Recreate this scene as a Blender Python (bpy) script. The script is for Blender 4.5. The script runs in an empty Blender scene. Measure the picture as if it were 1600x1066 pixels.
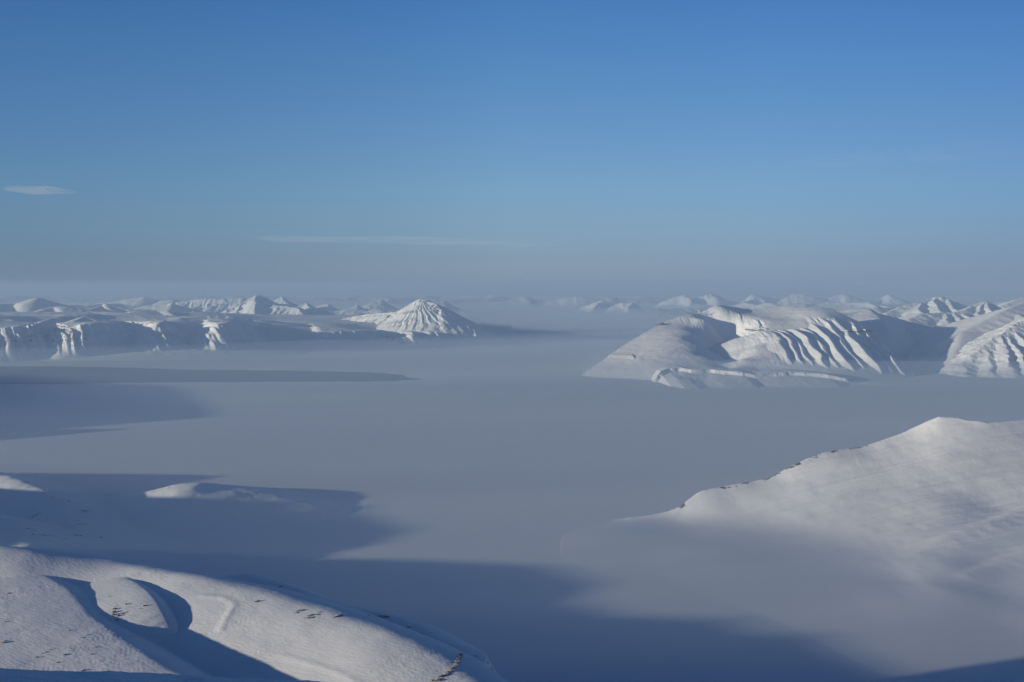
import bpy, math, random
import numpy as np

# ------------------------------------------------------------------ camera, sky, sun, exposure
H = 900.0                 # camera height above the sea ice, metres
F = 1715.0                # focal length in pixels of the 1600 px wide photograph
HOR = 447.0               # row of the true horizon
PITCH = math.atan((533 - HOR) / F)
SUN_EL = 7.0
SUN_AZ = 21.0             # light travels to +x and this many degrees towards +y
HAZE_DENSITY = 4.0e-5

scene = bpy.context.scene
cam_d = bpy.data.cameras.new('camera'); cam = bpy.data.objects.new('camera', cam_d)
scene.collection.objects.link(cam)
cam_d.sensor_width = 36.0; cam_d.lens = 36.0 * F / 1600.0
cam_d.clip_start = 0.5; cam_d.clip_end = 400000.0
cam.location = (0, 0, H); cam.rotation_euler = (math.radians(90) - PITCH, 0, 0)
scene.camera = cam

# direction TO the sun
a = math.radians(SUN_AZ); e = math.radians(SUN_EL)
TS = np.array([-math.cos(a) * math.cos(e), -math.sin(a) * math.cos(e), math.sin(e)])
world = bpy.data.worlds.new('World'); scene.world = world; world.use_nodes = True
nt = world.node_tree; nt.nodes.clear()
sky = nt.nodes.new('ShaderNodeTexSky'); sky.sky_type = 'NISHITA'; sky.sun_disc = False
sky.sun_elevation = e
sky.sun_rotation = math.atan2(TS[0], TS[1])
sky.altitude = 900; sky.air_density = 1.0; sky.dust_density = 0.4; sky.ozone_density = 2.2
# colour balance of the sky by elevation: clear arctic air, no orange band at the horizon
tc = nt.nodes.new('ShaderNodeTexCoord'); sx = nt.nodes.new('ShaderNodeSeparateXYZ')
nt.links.new(tc.outputs['Generated'], sx.inputs[0])
rp = nt.nodes.new('ShaderNodeValToRGB'); rp.color_ramp.interpolation = 'LINEAR'
def _lin(c): return [(v / 255.0 / 12.92 if v / 255.0 < .04045 else ((v / 255.0 + .055) / 1.055) ** 2.4) for v in c]
# (sine of elevation, wanted colour, colour of the uncorrected sky)
_cal = [(0.0, (117, 135, 164), (178, 158, 118)), (0.007, (122, 139, 169), (177, 168, 134)), (0.027, (125, 147, 167), (177, 182, 148)), (0.056, (122, 153, 178), (162, 182, 167)), (0.085, (115, 153, 183), (147, 176, 175)),
        (0.143, (97, 141, 184), (126, 160, 177)), (0.2, (81, 129, 180), (111, 146, 171)), (0.255, (69, 117, 173), (102, 136, 164)), (0.5, (36, 70, 118), (78, 112, 148))]
SKY_STOPS = [(min(1, z_ / 0.5), [min(1.0, 0.3 * p / q) for p, q in zip(_lin(w_), _lin(c_))]) for z_, w_, c_ in _cal]
mm = nt.nodes.new('ShaderNodeMapRange'); mm.inputs['From Min'].default_value = 0.0; mm.inputs['From Max'].default_value = 0.5
nt.links.new(sx.outputs['Z'], mm.inputs['Value']); nt.links.new(mm.outputs[0], rp.inputs[0])
cr = rp.color_ramp
for i, (p_, c_) in enumerate(SKY_STOPS):
    el = cr.elements[i] if i < 2 else cr.elements.new(p_)
    el.position = p_; el.color = (*c_, 1)
mul = nt.nodes.new('ShaderNodeMix'); mul.data_type = 'RGBA'; mul.blend_type = 'MULTIPLY'; mul.inputs['Factor'].default_value = 1.0
nt.links.new(sky.outputs[0], mul.inputs['A']); nt.links.new(rp.outputs[0], mul.inputs['B'])
bg = nt.nodes.new('ShaderNodeBackground'); bg.inputs['Strength'].default_value = 0.124
out = nt.nodes.new('ShaderNodeOutputWorld')
rx = nt.nodes.new('ShaderNodeValToRGB'); mx_ = nt.nodes.new('ShaderNodeMapRange')
mx_.inputs['From Min'].default_value = -0.5; mx_.inputs['From Max'].default_value = 0.5
nt.links.new(sx.outputs['X'], mx_.inputs['Value']); nt.links.new(mx_.outputs[0], rx.inputs[0])
for i, (p_, c_) in enumerate([(0.0, (.62, .72, .80)), (0.28, (.84, .89, .93)), (0.5, (1, 1, 1)), (0.72, (.88, .89, .92)), (1.0, (.60, .64, .72))]):
    el = rx.color_ramp.elements[i] if i < 2 else rx.color_ramp.elements.new(p_)
    el.position = p_; el.color = (*c_, 1)
mul2 = nt.nodes.new('ShaderNodeMix'); mul2.data_type = 'RGBA'; mul2.blend_type = 'MULTIPLY'; mul2.inputs['Factor'].default_value = 1.0
nt.links.new(mul.outputs['Result'], mul2.inputs['A']); nt.links.new(rx.outputs[0], mul2.inputs['B'])
vm = nt.nodes.new('ShaderNodeVectorMath'); vm.operation = 'SCALE'; vm.inputs['Scale'].default_value = 1 / 0.3
nt.links.new(mul2.outputs['Result'], vm.inputs[0]); nt.links.new(vm.outputs[0], bg.inputs[0]); nt.links.new(bg.outputs[0], out.inputs[0])

sun_d = bpy.data.lights.new('sun', 'SUN'); sun_d.energy = 5.0; sun_d.angle = math.radians(0.8)
sun_d.color = (1.0, 0.90, 0.68)
sun = bpy.data.objects.new('sun', sun_d); scene.collection.objects.link(sun)
from mathutils import Vector
sun.rotation_euler = Vector(TS.tolist()).to_track_quat('Z', 'Y').to_euler()

vs = scene.view_settings
vs.view_transform = 'Standard'; vs.look = 'None'; vs.exposure = 0.37; vs.gamma = 1.0
vs.use_curve_mapping = False
scene.cycles.volume_bounces = 2

# ------------------------------------------------------------------ maths helpers
CP, SP = math.cos(PITCH), math.sin(PITCH)
def W(px, py, D):
    """world point seen at pixel px,py of the photograph at forward distance D (metres)"""
    cx = (px - 800.0) / F; cy = (533.0 - py) / F
    dy = CP + cy * SP; dz = -SP + cy * CP
    s = D / dy
    return np.array([cx * s, D, H + dz * s])
def G(px, py, z=0.0):
    """world point on the level z seen at pixel px,py"""
    cx = (px - 800.0) / F; cy = (533.0 - py) / F
    dy = CP + cy * SP; dz = -SP + cy * CP
    s = (z - H) / dz
    return np.array([cx * s, dy * s, z])

_rng = np.random.RandomState(7)
_T = _rng.rand(8, 256, 256)
def vnoise(x, y, seed=0):
    T = _T[seed % 8]; o = seed * 17.31
    x = x + o; y = y - o * 1.7
    xi = np.floor(x).astype(np.int64); yi = np.floor(y).astype(np.int64)
    fx = x - xi; fy = y - yi
    fx = fx * fx * fx * (fx * (fx * 6 - 15) + 10); fy = fy * fy * fy * (fy * (fy * 6 - 15) + 10)
    x0 = xi & 255; x1 = (xi + 1) & 255; y0 = yi & 255; y1 = (yi + 1) & 255
    return (T[y0, x0] * (1 - fx) + T[y0, x1] * fx) * (1 - fy) + (T[y1, x0] * (1 - fx) + T[y1, x1] * fx) * fy
def fbm(x, y, oct=4, seed=0, gain=0.5):
    r = np.zeros_like(x); am = 1.0; tot = 0
    for k in range(oct):
        r += am * (vnoise(x, y, seed + k) - 0.5); tot += am
        x = x * 2.03 + 3.1; y = y * 2.03 - 5.2; am *= gain
    return r * 2 / tot            # about -1..1
def ridged(x, y, oct=3, seed=0):
    r = np.zeros_like(x); am = 1.0; tot = 0
    for k in range(oct):
        r += am * (1 - np.abs(vnoise(x, y, seed + k) * 2 - 1) * 2); tot += am
        x = x * 2.1 + 1.7; y = y * 2.1 + 9.2; am *= 0.5
    return r / tot
def sstep(a, b, x):
    t = np.clip((x - a) / (b - a), 0, 1); return t * t * (3 - 2 * t)
def smax(a, b, k):
    h = np.clip(0.5 + 0.5 * (a - b) / k, 0, 1)
    return b * (1 - h) + a * h + k * h * (1 - h)

def spline(pts, n=4):
    if len(pts) < 4: return pts
    P = [2 * pts[0] - pts[1]] + list(pts) + [2 * pts[-1] - pts[-2]]
    o = []
    for i in range(1, len(P) - 2):
        p0, p1, p2, p3 = P[i - 1], P[i], P[i + 1], P[i + 2]
        for k in range(n):
            t = k / n
            o.append(0.5 * (2 * p1 + (p2 - p0) * t + (2 * p0 - 5 * p1 + 4 * p2 - p3) * t * t + (3 * p1 - p0 - 3 * p2 + p3) * t ** 3))
    o.append(pts[-1]); return o

def cut_outside(X, Y, Z, poly, slope):
    d, _ = seg_dist(X, Y, poly, True)
    return Z - slope * d * (~inside(X, Y, poly))

def tent(X, Y, pts, sl, sr, r=0.0, L=1e9, rib=0.0, lam=200.0, ribd=300.0, seed=0, rr=None, lc=0.55):
    """ridge: polyline of world points, falling at slope sl on its left and sr on its right"""
    pts = spline(pts, 3)
    bd = np.full(X.shape, 1e18); bt = np.zeros_like(X)
    acc = 0.0; wz = np.zeros_like(X); wsn = np.zeros_like(X); ww = np.zeros_like(X)
    if rr is None: rr = r
    for p, q in zip(pts[:-1], pts[1:]):
        dx, dy = q[0] - p[0], q[1] - p[1]; ll = dx * dx + dy * dy + 1e-9; ln = math.sqrt(ll)
        t = np.clip(((X - p[0]) * dx + (Y - p[1]) * dy) / ll, 0, 1)
        ex = X - p[0] - t * dx; ey = Y - p[1] - t * dy
        d2 = ex * ex + ey * ey + 1.0; d = np.sqrt(d2)
        w = ln * (1e5 / d2) ** 6
        ww += w; wz += w * (p[2] + t * (q[2] - p[2])); wsn += w * (dx * ey - dy * ex) / (ln * d)
        m = d < bd; bd = np.where(m, d, bd); bt = np.where(m, acc + t * ln, bt)
        acc += ln
    w = 0.5 + 0.5 * np.clip(wsn / ww, -1, 1); s = sl * w + sr * (1 - w); rd = r * w + rr * (1 - w)
    dd = lc * bd + (1 - lc) * L * (1 - np.exp(-bd / L)) if L < 1e8 else bd
    best = wz / ww - s * (np.sqrt(dd * dd + rd * rd) - rd)
    if rib:
        best = best + rib * ridged(bt / lam + 0.1 * fbm(X / 400, Y / 400, 2, seed + 3), bd / (lam * 7), 3, seed) * sstep(0, ribd, bd) 
    return best

def pxl(l):   # list of (px, py, D km) -> world points
    return [W(p[0], p[1], p[2] * 1000.0) for p in l]

def seg_dist(X, Y, pts, closed=False):
    P = list(pts) + ([pts[0]] if closed else [])
    bd = np.full(X.shape, 1e18); bt = np.zeros_like(X); acc = 0
    for p, q in zip(P[:-1], P[1:]):
        dx, dy = q[0] - p[0], q[1] - p[1]; ll = dx * dx + dy * dy + 1e-9; ln = math.sqrt(ll)
        t = np.clip(((X - p[0]) * dx + (Y - p[1]) * dy) / ll, 0, 1)
        d = np.hypot(X - p[0] - t * dx, Y - p[1] - t * dy)
        m = d < bd; bd = np.where(m, d, bd); bt = np.where(m, acc + t * ln, bt); acc += ln
    return bd, bt
def inside(X, Y, pts):
    r = np.zeros(X.shape, bool); n = len(pts)
    for i in range(n):
        x1, y1 = pts[i][0], pts[i][1]; x2, y2 = pts[(i + 1) % n][0], pts[(i + 1) % n][1]
        if y1 == y2: continue
        c = ((y1 > Y) != (y2 > Y)) & (X < (x2 - x1) * (Y - y1) / (y2 - y1) + x1)
        r ^= c
    return r
def idw(X, Y, pts, p=3.0, soft=60.0):
    n = np.zeros_like(X); w_ = np.zeros_like(X)
    for q in pts:
        w = 1.0 / ((X - q[0]) ** 2 + (Y - q[1]) ** 2 + soft * soft) ** (p / 2)
        n += w * q[2]; w_ += w
    return n / w_

class TPS:
    """smooth surface through control points (thin plate spline)"""
    def __init__(s, pts, reg=0.002):
        P = np.array(pts, float); s.c = P[:, :2].mean(0); s.k = 1000.0
        U = (P[:, :2] - s.c) / s.k; n = len(U)
        d = np.hypot(U[:, None, 0] - U[None, :, 0], U[:, None, 1] - U[None, :, 1])
        K = s.f(d) + reg * np.eye(n); Q = np.hstack([np.ones((n, 1)), U])
        A = np.block([[K, Q], [Q.T, np.zeros((3, 3))]])
        w = np.linalg.solve(A, np.concatenate([P[:, 2], np.zeros(3)])); s.w = w[:n]; s.a = w[n:]; s.U = U
    @staticmethod
    def f(d): return np.where(d > 1e-9, d * d * np.log(np.maximum(d, 1e-9)), 0.0)
    def __call__(s, X, Y):
        x = (X - s.c[0]) / s.k; y = (Y - s.c[1]) / s.k
        z = s.a[0] + s.a[1] * x + s.a[2] * y
        for w, u in zip(s.w, s.U): z = z + w * s.f(np.hypot(x - u[0], y - u[1]))
        return z

def polar(px0, px1, nx, D0, D1, ny):
    """heightfield grid: fans out with distance so that near ground gets the finer mesh"""
    u = (np.linspace(px0, px1, nx) - 800.0) / F
    D = np.exp(np.linspace(math.log(D0 * 1000), math.log(D1 * 1000), ny))
    U, DD = np.meshgrid(u, D)
    return U * DD, DD

def fade(X, Z, l=.06, r=.06, n=.06, f=.06, to=-40.0):
    ny, nx = X.shape
    i = np.linspace(0, 1, nx)[None, :]; j = np.linspace(0, 1, ny)[:, None]
    e_ = np.ones_like(X)
    if l: e_ = e_ * sstep(0, l, i)
    if r: e_ = e_ * sstep(1, 1 - r, i)
    if n: e_ = e_ * sstep(0, n, j)
    if f: e_ = e_ * sstep(1, 1 - f, j)
    return Z * e_ + to * (1 - e_)

def mesh_grid(name, X, Y, Z, mat, label=None, cat=None, kind='structure', keep=-8.0, rock=None):
    ny, nx = X.shape
    idx = np.arange(nx * ny).reshape(ny, nx)
    q = np.stack([idx[:-1, :-1], idx[:-1, 1:], idx[1:, 1:], idx[1:, :-1]], -1).reshape(-1, 4)
    zz = Z.ravel()
    ok = zz[q].max(axis=1) > keep
    q = q[ok]
    used = np.zeros(nx * ny, bool); used[q.ravel()] = True
    remap = np.cumsum(used) - 1
    co = np.stack([X.ravel(), Y.ravel(), zz], 1)[used]
    q = remap[q]
    me = bpy.data.meshes.new(name)
    me.vertices.add(len(co)); me.vertices.foreach_set('co', co.astype(np.float32).ravel())
    me.loops.add(q.size); me.loops.foreach_set('vertex_index', q.astype(np.int32).ravel())
    me.polygons.add(len(q)); me.polygons.foreach_set('loop_start', (np.arange(len(q)) * 4).astype(np.int32))
    me.update(); me.validate()
    me.polygons.foreach_set('use_smooth', np.ones(len(me.polygons), bool))
    at = me.attributes.new('rock', 'FLOAT', 'POINT')
    rv = np.zeros(nx * ny) if rock is None else rock.ravel()
    at.data.foreach_set('value', rv[used].astype(np.float32))
    me.materials.append(mat)
    o = bpy.data.objects.new(name, me); scene.collection.objects.link(o)
    if kind: o['kind'] = kind
    if label: o['label'] = label
    if cat: o['category'] = cat
    return o

# ------------------------------------------------------------------ materials
def snow_material(name, scale, bump, base=(0.80, 0.80, 0.81), rockcol=(0.13, 0.105, 0.09), steep=0.52, rough=0.75, stretch=(1, 1, 1), rot=0.0, streak=0.0):
    m = bpy.data.materials.new(name); m.use_nodes = True
    n = m.node_tree.nodes; l = m.node_tree.links
    b = n['Principled BSDF']; b.inputs['Roughness'].default_value = rough
    b.inputs['Specular IOR Level'].default_value = 0.25
    geo = n.new('ShaderNodeNewGeometry')
    mp = n.new('ShaderNodeMapping'); mp.inputs['Rotation'].default_value = (0, 0, rot)
    mp.vector_type = 'TEXTURE'; mp.inputs['Scale'].default_value = tuple(1.0 / v for v in stretch)
    l.new(geo.outputs['Position'], mp.inputs['Vector'])
    n1 = n.new('ShaderNodeTexNoise'); n1.inputs['Scale'].default_value = 1.0 / scale
    n1.inputs['Detail'].default_value = 8; n1.inputs['Roughness'].default_value = 0.6
    l.new(mp.outputs[0], n1.inputs['Vector'])
    n2 = n.new('ShaderNodeTexNoise'); n2.inputs['Scale'].default_value = 1.0 / (scale * 9)
    n2.inputs['Detail'].default_value = 4
    l.new(mp.outputs[0], n2.inputs['Vector'])
    # slight natural difference between old and fresh snow
    r1 = n.new('ShaderNodeMapRange'); r1.inputs['From Min'].default_value = 0.35; r1.inputs['From Max'].default_value = 0.65
    l.new(n2.outputs['Fac'], r1.inputs['Value'])
    mx = n.new('ShaderNodeMix'); mx.data_type = 'RGBA'
    mx.inputs['A'].default_value = (base[0] * (0.95 - streak), base[1] * (0.95 - streak), base[2] * (0.965 - streak * 0.8), 1)
    mx.inputs['B'].default_value = (*base, 1)
    l.new(r1.outputs[0], mx.inputs['Factor'])
    # bare rock where steep or where the attribute says so
    sep = n.new('ShaderNodeSeparateXYZ'); l.new(geo.outputs['True Normal'], sep.inputs[0])
    st = n.new('ShaderNodeMapRange'); st.inputs['From Min'].default_value = steep + 0.06; st.inputs['From Max'].default_value = steep - 0.06
    l.new(sep.outputs['Z'], st.inputs['Value'])
    at = n.new('ShaderNodeAttribute'); at.attribute_name = 'rock'
    ad = n.new('ShaderNodeMath'); ad.operation = 'ADD'; l.new(st.outputs[0], ad.inputs[0]); l.new(at.outputs['Fac'], ad.inputs[1])
    n3 = n.new('ShaderNodeTexNoise'); n3.inputs['Scale'].default_value = 1.0 / (scale * 1.2); n3.inputs['Detail'].default_value = 6
    n3.inputs['Roughness'].default_value = 0.7
    l.new(geo.outputs['Position'], n3.inputs['Vector'])
    mu = n.new('ShaderNodeMath'); mu.operation = 'MULTIPLY'; l.new(ad.outputs[0], mu.inputs[0]); l.new(n3.outputs['Fac'], mu.inputs[1])
    th = n.new('ShaderNodeMapRange'); th.inputs['From Min'].default_value = 0.42; th.inputs['From Max'].default_value = 0.52
    l.new(mu.outputs[0], th.inputs['Value'])
    mr = n.new('ShaderNodeMix'); mr.data_type = 'RGBA'
    l.new(th.outputs[0], mr.inputs['Factor']); l.new(mx.outputs['Result'], mr.inputs['A'])
    mr.inputs['B'].default_value = (*rockcol, 1)
    l.new(mr.outputs['Result'], b.inputs['Base Color'])
    bp = n.new('ShaderNodeBump'); bp.inputs['Strength'].default_value = 1.0; bp.inputs['Distance'].default_value = bump
    l.new(n1.outputs['Fac'], bp.inputs['Height']); l.new(bp.outputs[0], b.inputs['Normal'])
    return m

M_FAR = snow_material('far_snow', 120.0, 5.0)
M_MID = snow_material('mountain_snow', 60.0, 6.0)
M_RIDGE = snow_material('windblown_snow', 22.0, 1.3, stretch=(0.14, 1.0, 1.0), rot=math.radians(16))
M_NEAR = snow_material('near_snow', 5.0, 0.45, stretch=(0.4, 1.3, 1.0), rot=math.radians(-35), rough=0.6)
M_ICE = snow_material('sea_ice_snow', 260.0, 1.2, base=(0.80, 0.80, 0.815), stretch=(0.22, 1.0, 1.0), rot=math.radians(6), streak=0.13)

def ground_join(X, Y, Z, k=25.0, floor=-4.0):
    """mountain foot eases into the level of the ice"""
    return smax(Z, np.full_like(Z, floor), k) - k * 0.0

# ------------------------------------------------------------------ the frozen fjord
def build_plain():
    # ground sheet fanning out to beyond the horizon, faintly uneven
    U = np.linspace(-3.2, 3.2, 260)
    D = np.concatenate([[-3000, -500], np.exp(np.linspace(math.log(300), math.log(190000), 320))])
    UU, DD = np.meshgrid(U, D)
    X = UU * np.maximum(DD, 900); Y = DD
    Z = 0.6 * fbm(X / 900, Y / 900, 3, 2)
    mesh_grid('ice', X, Y, Z, M_ICE, 'flat snow covered frozen fjord between the mountains', keep=-99)
build_plain()

def build_dark_band():
    # flat blue band with ragged edges, coloured darker than the snow covered ice
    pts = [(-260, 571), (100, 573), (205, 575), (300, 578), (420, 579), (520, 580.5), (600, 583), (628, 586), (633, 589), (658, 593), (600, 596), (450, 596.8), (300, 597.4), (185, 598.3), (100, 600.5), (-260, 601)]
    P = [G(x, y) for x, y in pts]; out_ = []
    rs = random.Random(3)
    for i, p in enumerate(P):
        q = P[(i + 1) % len(P)]; n = max(2, int(np.hypot(*(q - p)[:2]) / 90))
        nx, ny = -(q - p)[1], (q - p)[0]; ln = math.hypot(nx, ny)
        for k in range(n):
            t = k / n; j = rs.uniform(-28, 28) * (0 < k)
            out_.append((p[0] + (q[0] - p[0]) * t + nx / ln * j, p[1] + (q[1] - p[1]) * t + ny / ln * j, 0.75))
    me = bpy.data.meshes.new('dark_band'); me.from_pydata(out_, [], [tuple(range(len(out_)))][:]); me.update()
    m = bpy.data.materials.new('dark_band_blue'); m.use_nodes = True
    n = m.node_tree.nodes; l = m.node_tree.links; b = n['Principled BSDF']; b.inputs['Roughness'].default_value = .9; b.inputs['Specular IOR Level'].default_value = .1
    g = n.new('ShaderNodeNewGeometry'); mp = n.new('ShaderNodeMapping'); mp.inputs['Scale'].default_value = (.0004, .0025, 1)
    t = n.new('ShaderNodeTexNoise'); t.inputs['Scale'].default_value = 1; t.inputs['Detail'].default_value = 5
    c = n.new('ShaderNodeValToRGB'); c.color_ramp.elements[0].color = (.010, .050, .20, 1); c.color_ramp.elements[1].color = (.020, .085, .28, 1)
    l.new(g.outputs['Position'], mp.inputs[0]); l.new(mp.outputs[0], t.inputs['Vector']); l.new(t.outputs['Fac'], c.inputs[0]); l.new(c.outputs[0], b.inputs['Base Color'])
    me.materials.append(m)
    o = bpy.data.objects.new('dark_band', me); scene.collection.objects.link(o); o['kind'] = 'structure'; o['label'] = 'flat dark blue band on the left side of the fjord'
build_dark_band()

# ------------------------------------------------------------------ right massif
def build_right_massif():
    X, Y = polar(885, 1475, 700, 9.0, 14.2, 460)
    S = TPS(pxl([
        (1045, 501, 12.8), (1092, 490, 13.1), (1125, 489, 13.1), (1160, 487.5, 13.3), (1215, 486.5, 13.3), (1262, 486.5, 13.0), (1292, 487, 12.9),
        (1000, 526, 12.2), (1040, 514, 12.45), (1080, 504, 12.75), (1105, 502, 12.8), (1085, 521, 12.25), (1050, 530, 11.9), (1000, 545, 11.7), (1095, 542, 11.7), (1060, 554, 11.3), (1010, 565, 11.1),
        (960, 570, 11.2), (965, 546, 11.8), (938, 566, 11.4), (1110, 560, 11.25), (1080, 572, 10.9), (1030, 577, 10.75), (1124, 574, 10.95), (935, 580, 11.0), (912, 587, 10.95),
        (1118, 514, 12.98), (1130, 531, 12.8), (1138, 548, 12.45), (1139, 560, 11.95), (1137, 570, 11.4), (1134, 577, 11.0),
        (1150, 500, 13.0), (1172, 503, 12.8), (1187, 513, 12.45), (1180, 527, 12.0), (1174, 545, 11.55), (1162, 562, 11.15), (1152, 575, 10.9),
        (1215, 515, 12.3), (1240, 512, 12.35), (1265, 505, 12.45), (1290, 495, 12.6), (1240, 497, 12.8), (1200, 497, 12.9),
        (1215, 545, 11.5), (1260, 545, 11.55), (1300, 545, 11.6), (1340, 548, 11.6), (1380, 561, 11.4),
        (1180, 574, 11.0), (1230, 576, 10.95), (1280, 578, 10.9), (1330, 582, 10.8), (1380, 588, 10.7), (1430, 594, 10.6),
        (1320, 497, 12.7), (1350, 511, 12.5), (1385, 545, 12.0), (1410, 568, 11.5), (1440, 591, 10.9),
        (1000, 590, 10.6), (1080, 592, 10.4), (1180, 593, 10.3), (1300, 597, 10.2), (1400, 603, 9.9)]))
    wx = 55 * fbm(X / 300, Y / 420, 4, 1); wy = 40 * fbm(X / 300, Y / 300, 3, 5)
    B = S(X, Y); Z = B.copy()
    # gullied right half of the front: spurs run straight down towards the shore
    for i, (p0, d0, p1, d1, h, sE, sW) in enumerate([
            (1186, 12.35, 1240, 11.05, 40, .7, .30), (1203, 12.3, 1258, 11.05, 30, .75, .5), (1217, 12.3, 1272, 11.0, 26, .75, .6), (1232, 12.3, 1296, 10.95, 48, .8, .6), (1250, 12.35, 1313, 10.95, 34, .8, .6), (1266, 12.45, 1335, 10.85, 58, .8, .55),
            (1283, 12.55, 1352, 10.95, 40, .8, .6), (1300, 12.6, 1380, 10.8, 60, .85, .55), (1320, 12.65, 1396, 10.9, 44, .85, .6), (1338, 12.6, 1418, 10.85, 56, .85, .6), (1356, 12.5, 1430, 10.9, 36, .8, .6)]):
        n = 9; pts = []
        rs = random.Random(i * 3 + 1)
        for k in range(n):
            t = k / (n - 1); D = (d0 + (d1 - d0) * t) * 1000; px = p0 + (p1 - p0) * t
            x = (px - 800) / F * D / CP + (rs.uniform(-26, 26) if 0 < k < n - 1 else 0)
            z = float(S(np.array([x]), np.array([D]))[0]) + h * (math.sin(math.pi * min(1, t * 1.05)) ** .55 if t < .95 else 0) * rs.uniform(.8, 1.15)
            pts.append(np.array([x, D, z]))
        Z = np.maximum(Z, tent(X + wx * .5, Y, pts, sE, sW, 8))
    face = sstep(0, 60, Z) * sstep(W(1195, 530, 11500)[0] - 80, W(1195, 530, 11500)[0] + 120, X)
    gy, gx = np.gradient(B); slb = np.hypot(gx / np.gradient(X, axis=1), gy / np.gradient(Y, axis=0))
    fs = sstep(.25, .42, slb)
    Z = Z + 15 * ridged((X + wx * .8) / 40, Y / 420, 4, 2) * face * fs
    Z = Z + 3.0 * ridged((X + wx * .8) / 30, (Y) / 260, 3, 3) * fs
    # everything falls away steeply outside this outline
    OL = pxl([(905, 590, 10.9), (938, 565, 11.4), (965, 545, 11.8), (998, 525, 12.2), (1018, 512, 12.5), (1045, 501, 12.8), (1092, 489, 13.1), (1150, 487, 13.45), (1230, 486, 13.55), (1295, 486, 13.1), (1350, 511, 12.6), (1385, 545, 12.0), (1410, 568, 11.5), (1442, 591, 10.9)])
    OL = OL + [np.array([OL[-1][0] + 200, 6000, 0]), np.array([OL[0][0] - 200, 6000, 0])]
    Z = cut_outside(X + wx * .4, Y + wy * .4, Z, OL, .8)
    # terrace with a low cliff along the shore
    ter = pxl([(1022, 594, 10.3), (1032, 580, 10.5), (1045, 575, 10.6), (1062, 574, 10.62), (1085, 577, 10.5), (1110, 576, 10.55), (1135, 579, 10.4), (1160, 581, 10.3), (1180, 585, 10.25), (1205, 582, 10.3), (1240, 580, 10.35), (1290, 584, 10.25), (1320, 590, 10.15)])
    poly = ter + [p + np.array([30, 330, 0]) for p in ter[::-1]]
    d, t = seg_dist(X, Y, poly, True); ins = inside(X, Y, poly)
    zt = np.interp(X, [p[0] for p in ter], [p[2] for p in ter])
    dd = np.where(ins, 0, d) + 16 * fbm(X / 50, Y / 160, 3, 6)
    cl = zt - np.clip(dd, 0, 42) * 0.8 - np.clip(dd - 42, 0, None) * 0.10 - 4
    Z = np.maximum(Z, np.where(ins, zt - 3, cl))
    Z = Z + 3.5 * fbm(X / 110, Y / 110, 4, 4) * sstep(5, 60, Z)
    # rock steps: harder strata stand out on the steep faces
    wv = 12 * fbm(X / 300, Y / 300, 2, 9)
    steep = fs * face
    for zb, w, amp in ((405, 12, 1.0), (350, 8, .4), (270, 9, .5)):
        Z = Z + 12 * np.exp(-((Z + wv - zb) / w) ** 2) * steep * amp
    rock = np.exp(-((Z + wv - 398) / 12) ** 2) * steep * 1.5 + 1.0 * np.exp(-((Z + wv - 262) / 8) ** 2) * steep * (fbm(X / 200, Y / 200, 3, 2) > 0)
    rock += 0.95 * np.exp(-((dd - 10) / 14) ** 2) * (~ins) * (Y < 10700) * (fbm(X / 70, Y / 300, 3, 3) > 0.05)
    nose = np.exp(-((Z - 165 - .5 * wv) / 14) ** 2) * (X < W(992, 545, 11300)[0]) * (Y > 10800)
    Z = Z + 9 * nose; rock += 0.8 * nose * (fbm(X / 60, Y / 60, 3, 3) > -0.1)
    Z = fade(X, Z, .03, .03, .06, .04)
    Z = smax(Z, np.full_like(Z, -6.0), 12)
    mesh_grid('mountain', X, Y, Z, M_MID, 'broad flat topped snowy mountain with ribbed cliffs standing alone at the right of the fjord', 'mountain', keep=-1, rock=rock)
build_right_massif()

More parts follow.
